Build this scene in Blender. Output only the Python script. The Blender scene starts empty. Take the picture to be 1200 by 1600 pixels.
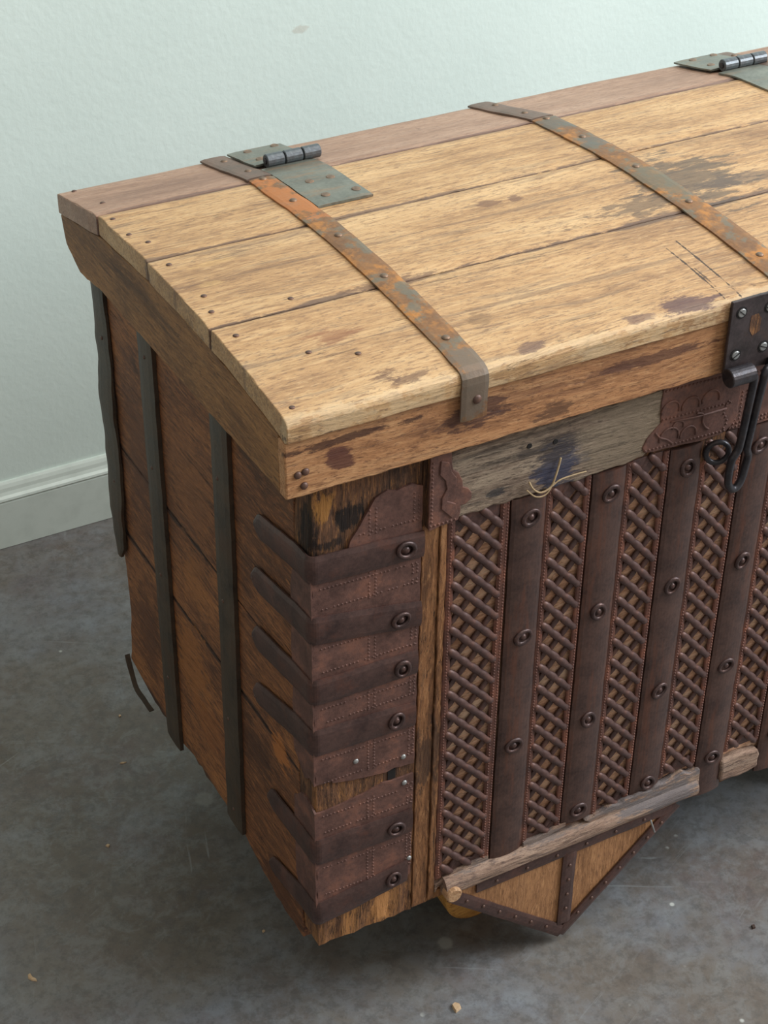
import bpy, bmesh, math, random
from mathutils import Vector, Matrix, noise
random.seed(7)
sc = bpy.context.scene
COL = sc.collection

# ---------------------------------------------------------------- camera
cam_data = bpy.data.cameras.new('camera')
cam_data.sensor_fit = 'VERTICAL'; cam_data.sensor_height = 36.0
cam_data.lens = 2793.3 * 36.0 / 1600.0
cam = bpy.data.objects.new('camera', cam_data)
cam.matrix_world = Matrix(((0.87932102, 0.26714295, -0.39424509, -0.5850),
                           (-0.47611838, 0.51102753, -0.71565505, -1.2013),
                           (0.0102879, 0.81699786, 0.57654892, 1.5260),
                           (0, 0, 0, 1)))
COL.objects.link(cam); sc.camera = cam

# ---------------------------------------------------------------- world, lights, exposure
w = bpy.data.worlds.new('world'); sc.world = w; w.use_nodes = True
w.node_tree.nodes['Background'].inputs[0].default_value = (1.0, 0.965, 0.90, 1)
w.node_tree.nodes['Background'].inputs[1].default_value = 0.46
def area(name, loc, target, size, power, color, sy=None):
    l = bpy.data.lights.new(name, 'AREA'); l.energy = power; l.color = color
    l.shape = 'RECTANGLE'; l.size = size; l.size_y = sy or size
    o = bpy.data.objects.new(name, l); COL.objects.link(o); o.location = loc
    o.rotation_euler = (Vector(target) - Vector(loc)).to_track_quat('-Z', 'Y').to_euler()
    return o
area('window_daylight', (3.3, -1.2, 2.5), (0.5, 0.4, 0.3), 2.2, 185, (0.88, 0.945, 1.0), 1.8)
area('overhead_area', (0.9, -0.3, 3.0), (0.7, 0.4, 0.0), 1.6, 34, (1.0, 0.97, 0.92))  # soft warm area light from overhead, out of view, no fixture modelled
sc.view_settings.view_transform = 'Standard'; sc.view_settings.look = 'None'
sc.view_settings.gamma = 1.0; sc.view_settings.use_curve_mapping = False
sc.view_settings.exposure = 0.0

FZ = -0.16; WY = 1.0975
L = 1.04; D = 0.545

# ---------------------------------------------------------------- material helpers
def srgb(r, g, b):
    f = lambda c: (c/255/12.92) if c/255 <= 0.04045 else ((c/255+0.055)/1.055)**2.4
    return (f(r), f(g), f(b), 1)
class G:
    def __init__(s, name):
        s.m = bpy.data.materials.new(name); s.m.use_nodes = True
        s.nt = s.m.node_tree; s.b = s.nt.nodes['Principled BSDF']
        s.co = s.n('ShaderNodeTexCoord').outputs['Object']
    def n(s, t, **k):
        x = s.nt.nodes.new(t)
        for a, v in k.items(): setattr(x, a, v)
        return x
    def l(s, a, b): s.nt.links.new(a, b)
    def put(s, sock, v):
        if hasattr(v, 'links') or isinstance(v, bpy.types.NodeSocket): s.l(v, sock)
        else: sock.default_value = v
    def math(s, op, a, b=0.0, clamp=False):
        x = s.n('ShaderNodeMath', operation=op, use_clamp=clamp)
        s.put(x.inputs[0], a); s.put(x.inputs[1], b); return x.outputs[0]
    def mapping(s, sc_, co=None, loc=(0, 0, 0)):
        x = s.n('ShaderNodeMapping'); s.l(co or s.co, x.inputs[0])
        x.inputs['Scale'].default_value = sc_; x.inputs['Location'].default_value = loc
        return x.outputs[0]
    def noise(s, co, scale=1, detail=4, rough=0.55, dist=0.0):
        x = s.n('ShaderNodeTexNoise'); s.l(co, x.inputs['Vector'])
        x.inputs['Scale'].default_value = scale; x.inputs['Detail'].default_value = detail
        x.inputs['Roughness'].default_value = rough; x.inputs['Distortion'].default_value = dist
        return x.outputs['Fac']
    def ramp(s, f, stops):
        x = s.n('ShaderNodeValToRGB'); s.l(f, x.inputs[0]); e = x.color_ramp.elements
        while len(e) > 1: e.remove(e[-1])
        e[0].position = stops[0][0]; e[0].color = stops[0][1]
        for p, c in stops[1:]:
            q = e.new(p); q.color = c
        return x.outputs[0]
    def step(s, f, a, b):
        x = s.n('ShaderNodeMapRange', interpolation_type='SMOOTHSTEP'); s.l(f, x.inputs[0])
        x.inputs[1].default_value = a; x.inputs[2].default_value = b
        x.inputs[3].default_value = 0; x.inputs[4].default_value = 1
        return x.outputs[0]
    def mix(s, f, a, b, mode='MIX'):
        x = s.n('ShaderNodeMix', data_type='RGBA', blend_type=mode)
        s.put(x.inputs[0], f); s.put(x.inputs[6], a); s.put(x.inputs[7], b); return x.outputs[2]
    def line(s, axis, v0, wd, mp, amt=1.0):
        """ragged dark line along a joint at coordinate v0 of the given axis"""
        sx = s.n('ShaderNodeSeparateXYZ'); s.l(s.co, sx.inputs[0])
        d = s.math('ABSOLUTE', s.math('SUBTRACT', sx.outputs['XYZ'.index(axis.upper())], v0))
        nz = s.noise(s.mapping(mp, loc=(v0*40, 2, 5)), 1, 7, .7)
        lim = s.math('MULTIPLY', s.math('MAXIMUM', s.math('SUBTRACT', nz, .42), .0), wd*9)
        return s.math('MULTIPLY', s.math('SUBTRACT', 1.0, s.step(s.math('DIVIDE', d, s.math('ADD', lim, .0008)), .5, 1.3)), amt)
    def blob(s, c, r, soft=0.22, wob=1.6, ws=9):
        """ragged spot of radius r (per axis) round point c"""
        x = s.n('ShaderNodeMapping'); s.l(s.co, x.inputs[0])
        x.inputs['Scale'].default_value = tuple(1/v for v in r)
        x.inputs['Location'].default_value = tuple(-a/v for a, v in zip(c, r))
        d = s.n('ShaderNodeVectorMath', operation='LENGTH'); s.l(x.outputs[0], d.inputs[0])
        nz = s.noise(s.mapping(getattr(s, 'gscale', (ws*4, ws*6, ws*6))), 1, 8, .72)
        v = s.math('ADD', d.outputs['Value'], s.math('MULTIPLY', s.math('SUBTRACT', nz, .5), wob*3.2))
        return s.math('SUBTRACT', 1.0, s.step(v, 1-soft, 1+soft))
    def bump(s, h, strength=.3, dist=.002, normal=None):
        x = s.n('ShaderNodeBump'); x.inputs['Strength'].default_value = strength
        x.inputs['Distance'].default_value = dist; s.l(h, x.inputs['Height'])
        if normal: s.l(normal, x.inputs['Normal'])
        return x.outputs[0]

def axes(axis, along, across):
    v = [across]*3; v['xyz'.index(axis)] = along; return tuple(v)

def wood(name, axis, dark, mid, light, streak, amt=.5, patch=.5, rough=.6, bump=.35, blobs=(), cross=30, seed=0.0, crack=.5, lines=()):
    g = G(name); g.gscale = axes(axis, 26, 90)
    off = (seed, seed*1.7, seed*.6)
    wob = g.noise(g.mapping(axes(axis, 2.2, 6), loc=off), 1, 3)
    wv = g.n('ShaderNodeVectorMath', operation='SCALE'); 
    cmb = g.n('ShaderNodeCombineXYZ')
    for i in range(3): g.put(cmb.inputs[i], g.math('MULTIPLY', g.math('SUBTRACT', wob, .5), .05))
    add = g.n('ShaderNodeVectorMath', operation='ADD'); g.l(g.co, add.inputs[0]); g.l(cmb.outputs[0], add.inputs[1])
    co = add.outputs[0]
    n1 = g.noise(g.mapping(axes(axis, 2.6, cross), co, off), 1, 7, .6)
    n2 = g.noise(g.mapping(axes(axis, 22, 330), co, off), 1, 4, .6)
    n3 = g.noise(g.mapping(axes(axis, 3.5, 9), co, off), 1, 5, .6)
    n4 = g.noise(g.mapping(axes(axis, 9, 150), co, off), 1, 7, .7)
    n5 = g.noise(g.mapping(axes(axis, 55, 360), co, off), 1, 5, .7)
    n6 = g.noise(g.mapping((9, 9, 9), loc=off), 1, 6, .65)
    v = g.math('ADD', g.math('ADD', g.math('MULTIPLY', n1, .30), g.math('MULTIPLY', n2, .16)),
               g.math('ADD', g.math('MULTIPLY', n3, .22), g.math('ADD', g.math('MULTIPLY', n4, .18), g.math('MULTIPLY', n6, .14))))
    col = g.ramp(v, [(.41, dark), (.495, mid), (.585, light)])
    col = g.mix(g.math('MULTIPLY', g.step(n5, .53, .63), .75), col, dark)
    col = g.mix(g.math('MULTIPLY', g.math('SUBTRACT', 1.0, g.step(n5, .36, .46)), .55), col, light)
    n7 = g.noise(g.mapping(axes(axis, 130, 520), co, (off[0], off[1]+4, off[2])), 1, 4, .7)
    col = g.mix(g.math('MULTIPLY', g.step(n7, .55, .66), .55), col, streak)
    # thin dark fibres
    f1 = g.step(n4, .535, .64)
    col = g.mix(g.math('MULTIPLY', f1, .55*amt), col, streak)
    # long dirty streaks and dry patches
    s1 = g.noise(g.mapping(axes(axis, 3.2, 46), co, (off[0]+3, off[1]+1, off[2])), 1, 8, .68)
    st = g.step(s1, .58, .68)
    p1 = g.noise(g.mapping(axes(axis, 7, 16), co, (off[0]+9, off[1], off[2]+4)), 1, 6, .7)
    pt = g.step(p1, .62, .70)
    col = g.mix(g.math('MULTIPLY', st, .6*amt), col, streak)
    col = g.mix(g.math('MULTIPLY', pt, .6*patch), col, streak)
    for ln in lines:
        ax_, v0, wd, k = ln[:4]
        col = g.mix(g.line(ax_, v0, wd, axes(axis, 7 if len(ln) < 5 else 30, 40), k), col, ln[4] if len(ln) > 4 else streak)
    # hairline cracks
    cr = g.noise(g.mapping(axes(axis, 1.6, 90), co, (off[0]+5, off[1]+2, off[2]+7)), 1, 5, .5)
    ck = g.math('SUBTRACT', 1.0, g.step(g.math('ABSOLUTE', g.math('SUBTRACT', cr, .36)), .0, .007))
    col = g.mix(g.math('MULTIPLY', ck, crack), col, (.02, .014, .012, 1))
    for bl in blobs:
        c, r, cc, k = bl[:4]
        ws = bl[4] if len(bl) > 4 else 9
        col = g.mix(g.math('MULTIPLY', g.blob(c, r, ws=ws), k), col, cc)
    g.l(col, g.b.inputs['Base Color'])
    g.b.inputs['Roughness'].default_value = rough
    g.b.inputs['Specular IOR Level'].default_value = .35
    h = g.math('SUBTRACT', g.math('ADD', g.math('MULTIPLY', n4, .5), g.math('ADD', g.math('MULTIPLY', n2, .3), g.math('MULTIPLY', n5, .5))),
               g.math('ADD', g.math('MULTIPLY', st, .15), g.math('MULTIPLY', ck, .6*crack)))
    g.l(g.bump(h, min(1, bump*1.5), .0032), g.b.inputs['Normal'])
    return g.m

def iron(name, base, dark, patch, patch_amt=.3, rough=.45, bump=.25, metal=.35, ps=14, blobs=(), axis=None, patch2=None):
    g = G(name)
    n1 = g.noise(g.co, 30, 7, .65); n2 = g.noise(g.co, 260, 5, .6)
    col = g.ramp(g.math('ADD', g.math('MULTIPLY', n1, .65), g.math('MULTIPLY', n2, .35)), [(.35, dark), (.6, base)])
    mp = g.mapping(axes(axis, 9, 70)) if axis else g.mapping((ps, ps, ps))
    p = g.noise(mp, 1, 8, .72)
    pm = g.step(p, .5, .64)
    col = g.mix(g.math('MULTIPLY', pm, patch_amt), col, patch)
    if patch2:
        p2 = g.step(g.noise(g.mapping((ps*1.3,)*3, loc=(4, 2, 1)), 1, 8, .72), .5, .6)
        col = g.mix(g.math('MULTIPLY', p2, .75), col, patch2)
    for bl in blobs:
        c, r, cc, k = bl[:4]
        col = g.mix(g.math('MULTIPLY', g.blob(c, r, ws=bl[4] if len(bl) > 4 else 9), k), col, cc)
    g.l(col, g.b.inputs['Base Color'])
    g.b.inputs['Metallic'].default_value = metal
    g.l(g.math('ADD', rough-.1, g.math('MULTIPLY', n1, .25)), g.b.inputs['Roughness'])
    g.l(g.bump(g.math('ADD', n1, g.math('MULTIPLY', n2, .6)), bump, .0012), g.b.inputs['Normal'])
    return g.m

# ---------------------------------------------------------------- materials
STK = srgb(74, 52, 50)
lid_blobs = [((.545, .19, .717), (.055, .055, .1), srgb(84, 74, 66), .75, 7),
             ((.48, .165, .717), (.05, .018, .1), srgb(88, 72, 62), .7, 9),
             ((.60, .17, .717), (.05, .012, .1), srgb(84, 72, 68), .6, 9),
             ((.075, .0, .70), (.014, .010, .02), srgb(92, 60, 48), .7),
             ((.06, .075, .71), (.02, .012, .03), srgb(140, 90, 62), .6),
             ((.40, -.012, .70), (.03, .010, .02), srgb(80, 55, 62), .8),
             ((.34, -.014, .70), (.02, .006, .02), srgb(80, 55, 62), .6),
             ((-.01, -.02, .684), (.03, .006, .006), srgb(58, 36, 32), .8),
             ((.165, .136, .717), (.045, .008, .03), srgb(96, 72, 60), .7),
             ((.20, .045, .71), (.012, .009, .02), srgb(120, 92, 66), .5),
             ((.10, -.012, .70), (.02, .006, .02), srgb(104, 76, 60), .7), ((.22, -.014, .70), (.016, .005, .02), srgb(96, 70, 66), .7),
             ((.0, .21, .72), (.012, .005, .02), srgb(216, 176, 116), .35), ((.02, .25, .72), (.02, .004, .02), srgb(216, 176, 116), .3),
             ((.33, .24, .72), (.012, .006, .02), srgb(110, 78, 62), .7), ((.36, .24, .72), (.007, .006, .02), srgb(100, 68, 58), .7),
             ((.4385, .03, .71), (.0011, .045, .02), srgb(46, 34, 32), .9), ((.4560, .04, .71), (.0011, .050, .02), srgb(46, 34, 32), .9), ((.4420, .02, .71), (.0010, .020, .02), srgb(60, 44, 40), .8)]
M = {}
M['lid'] = wood('lid_wood', 'x', srgb(142, 107, 76), srgb(187, 147, 103), srgb(213, 177, 131), srgb(98, 78, 68), .75, .5, .5, .45, lid_blobs, 26, 1.0, .5,
    [('y', .4235, .003, .8), ('y', .285, .004, .8), ('y', .134, .0045, .85), ('y', -.022, .0045, .38, srgb(226, 200, 160)), ('y', .215, .002, .4), ('y', .06, .0025, .4)])
M['back'] = wood('back_plank_wood', 'x', srgb(132, 100, 82), srgb(160, 126, 104), srgb(180, 148, 126), srgb(104, 80, 72), .5, .3, .5, .25, (), 30, 3.0, .3, [('y', .4245, .004, .7)])
M['apron'] = wood('apron_wood', 'x', srgb(132, 90, 60), srgb(180, 128, 86), srgb(206, 158, 112), srgb(80, 48, 40), .7, .7, .6, .35,
    [((.02, -.02, .648), (.012, .02, .014), srgb(84, 46, 42), .85), ((.16, -.02, .655), (.03, .02, .012), srgb(76, 48, 42), .8),
     ((.25, -.02, .632), (.018, .02, .012), srgb(96, 66, 48), .8), ((.02, -.02, .668), (.06, .02, .004), srgb(60, 36, 32), .8),
     ((.36, -.02, .66), (.06, .02, .006), srgb(78, 48, 42), .7)], 34, 5.0, .5)
M['endgrain'] = wood('side_board_wood', 'y', srgb(104, 70, 42), srgb(144, 101, 60), srgb(176, 128, 78), srgb(70, 48, 34), .7, .6, .6, .45, (), 20, 7.0, .7)
M['side'] = wood('side_plank_wood', 'y', srgb(80, 50, 34), srgb(130, 83, 52), srgb(182, 120, 70), srgb(48, 32, 27), .9, .95, .6, .7,
    [((0, .33, .16), (.1, .05, .05), srgb(176, 112, 58), .55), ((0, .30, .43), (.1, .06, .06), srgb(150, 98, 60), .4), ((0, .30, .30), (.1, .03, .03), srgb(160, 104, 58), .5), ((0, .08, .22), (.1, .02, .02), srgb(190, 118, 60), .7),
     ((0, .45, .40), (.1, .04, .10), srgb(96, 60, 42), .6), ((0, .15, .17), (.1, .05, .03), srgb(70, 44, 32), .7), ((0, .10, .58), (.1, .07, .03), srgb(74, 50, 34), .6), ((0, .47, .10), (.1, .03, .06), srgb(88, 54, 38), .6), ((0, .28, .10), (.1, .05, .03), srgb(150, 92, 50), .5), ((0, .09, .0), (.1, .06, .03), srgb(76, 44, 28), .7)], 11, 9.0, .9,
    [('z', .2285, .003, .9), ('z', .357, .004, .9), ('z', -.01, .01, .8)])
M['post'] = wood('corner_post_wood', 'z', srgb(60, 42, 32), srgb(116, 80, 56), srgb(178, 124, 72), srgb(30, 22, 20), 1.0, .9, .75, .9,
    [((.04, 0, .565), (.016, .03, .012), srgb(24, 20, 19), .9), ((.02, 0, .54), (.012, .03, .006), srgb(24, 20, 19), .8),
     ((.012, 0, .585), (.01, .03, .015), srgb(190, 132, 64), .6), ((.08, 0, .03), (.010, .03, .03), srgb(196, 138, 84), .8),
     ((-.001, .012, .55), (.01, .012, .05), srgb(22, 18, 17), .8)], 34, 2.0, .9)
M['stile'] = wood('stile_wood', 'z', srgb(94, 62, 40), srgb(146, 100, 64), srgb(178, 130, 88), srgb(50, 34, 28), .8, .8, .62, .5,
    [((.128, 0, .22), (.02, .03, .04), srgb(60, 44, 36), .7)], 40, 4.0, .7)
M['backing'] = wood('backing_wood', 'x', srgb(186, 134, 102), srgb(232, 182, 148), srgb(244, 208, 178), srgb(98, 66, 50), .5, .4, .7, .3, (), 40, 6.0, .2)
M['grey'] = wood('weathered_board_wood', 'x', srgb(76, 62, 52), srgb(122, 102, 86), srgb(168, 148, 126), srgb(54, 46, 42), .9, .9, .75, 1.0,
    [((.27, 0, .555), (.024, .05, .028), srgb(42, 52, 80), .8, 14), ((.26, 0, .58), (.03, .05, .018), srgb(66, 56, 52), .7),
     ((.195, 0, .545), (.012, .05, .005), srgb(40, 40, 44), .8), ((.345, 0, .57), (.05, .05, .05), srgb(128, 112, 92), .6, 4)], 30, 8.0, .5)
M['rail'] = wood('rail_wood', 'x', srgb(96, 76, 66), srgb(146, 118, 100), srgb(176, 150, 130), srgb(78, 66, 66), .7, .6, .75, .8,
    [((.45, 0, .03), (.06, .05, .02), srgb(104, 100, 102), .8, 14), ((.30, 0, .036), (.1, .05, .006), srgb(110, 100, 96), .7)], 40, 2.5, .5)
M['raillight'] = wood('cut_end_wood', 'y', srgb(150, 110, 76), srgb(190, 150, 112), srgb(210, 176, 140), srgb(110, 80, 60), .4, .3, .7, .3, (), 60, 1.5, .3)
M['bracketwood'] = wood('bracket_wood', 'z', srgb(132, 92, 60), srgb(172, 124, 84), srgb(200, 150, 104), srgb(92, 62, 46), .5, .5, .6, .35, (), 24, 3.3, .3)
M['wheel'] = wood('wheel_wood', 'x', srgb(150, 100, 46), srgb(196, 140, 70), srgb(214, 164, 92), srgb(110, 76, 46), .4, .3, .6, .3, (), 30, 3.9, .3)
M['carcass'] = wood('carcass_wood', 'x', srgb(40, 28, 22), srgb(62, 44, 34), srgb(84, 60, 46), srgb(24, 18, 16), .5, .5, .7, .3, (), 24, 4.4, .3)

IR = srgb(92, 68, 62); IRD = srgb(58, 42, 40)
M['band'] = iron('band_iron', IR, IRD, srgb(112, 70, 56), .45, .42, .3, .3, 22)
M['flat'] = iron('flat_strap_iron', srgb(92, 68, 60), srgb(60, 44, 41), srgb(112, 68, 50), .45, .42, .25, .3, 12, axis='z')
M['plate'] = iron('corner_plate_iron', srgb(116, 82, 72), srgb(76, 52, 46), srgb(140, 92, 72), .5, .55, .5, .2, 30)
M['lattice'] = iron('lattice_iron', srgb(98, 72, 66), srgb(64, 46, 44), srgb(118, 78, 62), .45, .45, .35, .25, 60)
M['border'] = iron('border_iron', srgb(118, 76, 62), srgb(78, 52, 46), srgb(142, 88, 66), .6, .5, .35, .2, 30)
M['ring'] = iron('ring_rivet_iron', srgb(88, 68, 64), srgb(52, 40, 40), srgb(108, 72, 60), .4, .36, .3, .45, 60)
M['olive'] = iron('side_strap_iron', srgb(78, 64, 50), srgb(46, 39, 32), srgb(76, 54, 38), .55, .5, .35, .1, 20)
M['lidstrap'] = iron('lid_strap_iron', srgb(138, 98, 62), srgb(104, 72, 48), srgb(186, 124, 58), .75, .55, .4, .2, 26, patch2=srgb(104, 104, 92),
    blobs=[((.152, -.024, .69), (.03, .03, .03), srgb(112, 98, 84), .9, 4), ((.155, .35, .71), (.03, .05, .03), srgb(188, 116, 60), .7),
           ((.514, .40, .70), (.03, .02, .03), srgb(96, 98, 92), .7), ((.514, .32, .70), (.03, .02, .03), srgb(96, 98, 92), .7), ((.52, .2, .71), (.03, .04, .03), srgb(104, 98, 82), .7)])
M['backstrap'] = iron('back_strap_iron', srgb(124, 102, 90), srgb(92, 78, 68), srgb(112, 82, 64), .4, .5, .35, .3, 26)
M['hinge'] = iron('hinge_iron', srgb(124, 126, 116), srgb(92, 94, 86), srgb(150, 114, 82), .5, .42, .3, .35, 26, axis='x')
M['knuckle'] = iron('hinge_knuckle_iron', srgb(104, 110, 114), srgb(66, 70, 76), srgb(84, 74, 70), .4, .34, .3, .5, 40)
M['screw'] = iron('screw_iron', srgb(132, 112, 94), srgb(92, 72, 58), srgb(150, 100, 64), .4, .45, .2, .4, 80)
M['nail'] = iron('nail_iron', srgb(112, 84, 72), srgb(66, 50, 46), srgb(120, 84, 66), .4, .45, .2, .4, 80)
M['dark'] = iron('hasp_iron', srgb(70, 68, 72), srgb(42, 40, 44), srgb(74, 60, 54), .4, .34, .3, .55, 40)
M['haspplate'] = iron('hasp_plate_iron', srgb(76, 66, 66), srgb(48, 42, 42), srgb(92, 66, 52), .45, .4, .3, .35, 24)
M['silver'] = iron('screw_steel', srgb(176, 178, 176), srgb(120, 118, 116), srgb(110, 90, 76), .3, .35, .2, .6, 90)
M['brass'] = iron('old_screw_brass', srgb(170, 130, 92), srgb(110, 78, 54), srgb(90, 60, 44), .4, .4, .2, .4, 90)
M['twine'] = iron('twine_fibre', srgb(190, 166, 128), srgb(150, 124, 92), srgb(120, 96, 74), .4, .8, .2, 0, 90)
M['hole'] = iron('hole_dark', srgb(22, 16, 14), srgb(12, 9, 8), srgb(30, 22, 18), .3, .8, .1, 0, 60)
M['chip'] = iron('wood_chip', srgb(206, 178, 142), srgb(170, 138, 104), srgb(190, 160, 130), .3, .7, .2, 0, 60)

# floor: polished concrete
g = G('concrete')
a = g.noise(g.co, 2.1, 8, .66, .4); b_ = g.noise(g.co, 7, 10, .75, .3); c_ = g.noise(g.co, 70, 8, .75); d_ = g.noise(g.co, 24, 9, .78, .5)
col = g.ramp(a, [(.36, srgb(92, 82, 70)), (.5, srgb(108, 102, 95)), (.62, srgb(114, 117, 122))])
col = g.mix(g.math('MULTIPLY', g.step(b_, .42, .66), .7), col, srgb(92, 80, 70))
col = g.mix(g.math('MULTIPLY', g.step(g.noise(g.mapping((1, 1, 1), loc=(6, 1, 3)), 3.4, 9, .75), .52, .66), .45), col, srgb(92, 76, 74))
col = g.mix(g.math('MULTIPLY', g.step(g.noise(g.mapping((1, 1, 1), loc=(3, 8, 0)), 5, 10, .8), .48, .70), .5), col, srgb(140, 148, 156))
col = g.mix(g.math('MULTIPLY', g.step(g.noise(g.mapping((1, 1, 1), loc=(13, 2, 0)), 9, 10, .8), .52, .72), .55), col, srgb(62, 64, 68))
col = g.mix(g.math('MULTIPLY', g.step(d_, .46, .62), .32), col, srgb(132, 136, 136))
col = g.mix(g.math('MULTIPLY', g.step(c_, .46, .62), .38), col, srgb(66, 64, 61))
# trowel scratches
for k, (rot, sx) in enumerate(((.5, 1), (1.9, 1.3), (2.7, .8))):
    mp = g.n('ShaderNodeMapping'); g.l(g.co, mp.inputs[0]); mp.inputs['Rotation'].default_value = (0, 0, rot)
    mp2 = g.mapping((6*sx, 110, 1), mp.outputs[0], (k*7, k*3, 0))
    s_ = g.noise(mp2, 1, 6, .6, .6)
    msk = g.step(g.noise(g.mapping((1, 1, 1), loc=(k*5, 0, 0)), 4, 3), .46, .6)
    col = g.mix(g.math('MULTIPLY', g.math('MULTIPLY', g.step(s_, .63, .72), msk), .38), col, srgb(158, 164, 164))
vo = g.n('ShaderNodeTexVoronoi'); vo.inputs['Scale'].default_value = 17; g.l(g.co, vo.inputs['Vector'])
sp = g.math('MULTIPLY', g.math('SUBTRACT', 1.0, g.step(vo.outputs['Distance'], .03, .07)), g.step(g.noise(g.co, 11, 3), .52, .6))
col = g.mix(sp, col, srgb(178, 180, 174))
for (cx, cy, r, k) in ((.2, .055, .009, .7), (.089, .391, .010, .5), (.105, .40, .006, .6), (.04, .42, .012, .3)):
    col = g.mix(g.math('MULTIPLY', g.blob((cx, cy, FZ), (r, r, 1), .3, .25, 20), k), col, srgb(156, 156, 148))
g.l(col, g.b.inputs['Base Color'])
g.l(g.math('ADD', .34, g.math('MULTIPLY', b_, .25)), g.b.inputs['Roughness'])
g.l(g.bump(g.math('ADD', c_, b_), .12, .002), g.b.inputs['Normal'])
M['floor'] = g.m
# wall: pale mint paint with orange-peel
g = G('wall_paint')
n1 = g.noise(g.mapping((1, 1, .8)), 120, 3, .5); n2 = g.noise(g.co, 34, 4, .6); n3 = g.noise(g.co, 2.2, 4)
col = g.ramp(n3, [(.35, srgb(210, 224, 217)), (.65, srgb(217, 230, 223))])
col = g.mix(g.math('MULTIPLY', g.blob((.532, WY, .59), (.012, .02, .006), .3, .6, 30), .35), col, srgb(176, 160, 140))
g.l(col, g.b.inputs['Base Color']); g.b.inputs['Roughness'].default_value = .5
g.l(g.bump(g.math('ADD', n1, n2), .24, .0020), g.b.inputs['Normal'])
M['wall'] = g.m
g = G('baseboard_paint')
n1 = g.noise(g.co, 24, 5, .6)
col = g.ramp(n1, [(.3, srgb(196, 206, 198)), (.55, srgb(206, 216, 208))])
col = g.mix(g.math('MULTIPLY', g.step(g.noise(g.co, 30, 6, .7), .66, .72), .4), col, srgb(120, 116, 106))
g.l(col, g.b.inputs['Base Color']); g.b.inputs['Roughness'].default_value = .4
g.l(g.bump(n1, .1, .001), g.b.inputs['Normal'])
M['base'] = g.m

# ---------------------------------------------------------------- geometry helpers
WP = {}
def link(name, mesh, mat, parent=None, origin=(0, 0, 0), bevel=0, smooth=False, kind=None, label=None, mw=None):
    o = bpy.data.objects.new(name, mesh); COL.objects.link(o)
    if mat and not mesh.materials: mesh.materials.append(mat)
    po = Vector(WP[parent.name]) if parent else Vector((0, 0, 0))
    WP[o.name] = Vector(origin)
    if parent: o.parent = parent
    o.location = Vector(origin) - po
    if mw is not None: o.rotation_euler = mw
    if bevel:
        b = o.modifiers.new('bevel', 'BEVEL'); b.width = bevel; b.segments = 2; b.limit_method = 'ANGLE'; b.angle_limit = math.radians(50)
    if smooth:
        for p in mesh.polygons: p.use_smooth = True
    if kind: o['kind'] = kind
    if label: o['label'] = label
    return o
def mesh_from(verts, faces, name='m'):
    me = bpy.data.meshes.new(name); me.from_pydata([tuple(v) for v in verts], [], faces); me.validate()
    bm = bmesh.new(); bm.from_mesh(me); bmesh.ops.recalc_face_normals(bm, faces=bm.faces); bm.to_mesh(me); bm.free()
    return me
def nz(*a): return noise.noise(Vector(a))
def plate(outline, plane, n0, n1, seg=.008, jit=.0004, seed=0.0):
    """polygon in a plane, densified with slightly ragged edges, extruded between n0 and n1"""
    pts = []
    for i, p in enumerate(outline):
        q = outline[(i+1) % len(outline)]
        d = math.dist(p, q); k = max(1, int(d/seg)) if jit else 1
        for j in range(k):
            u = p[0]+(q[0]-p[0])*j/k; v = p[1]+(q[1]-p[1])*j/k
            if jit:
                u += jit*2*nz(u*70+seed, v*70, seed); v += jit*2*nz(u*70, v*70+seed, 5+seed)
            pts.append((u, v))
    def mk(p, n):
        return {'yz': (n, p[0], p[1]), 'xz': (p[0], n, p[1]), 'xy': (p[0], p[1], n)}[plane]
    N = len(pts)
    vs = [mk(p, n0) for p in pts] + [mk(p, n1) for p in pts]
    fs = [tuple(range(N)), tuple(range(2*N-1, N-1, -1))] + [(i, (i+1) % N, N+(i+1) % N, N+i) for i in range(N)]
    return mesh_from(vs, fs)
def box(x0, x1, y0, y1, z0, z1, **k):
    return plate([(x0, z0), (x1, z0), (x1, z1), (x0, z1)], 'xz', y0, y1, **k)
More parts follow.
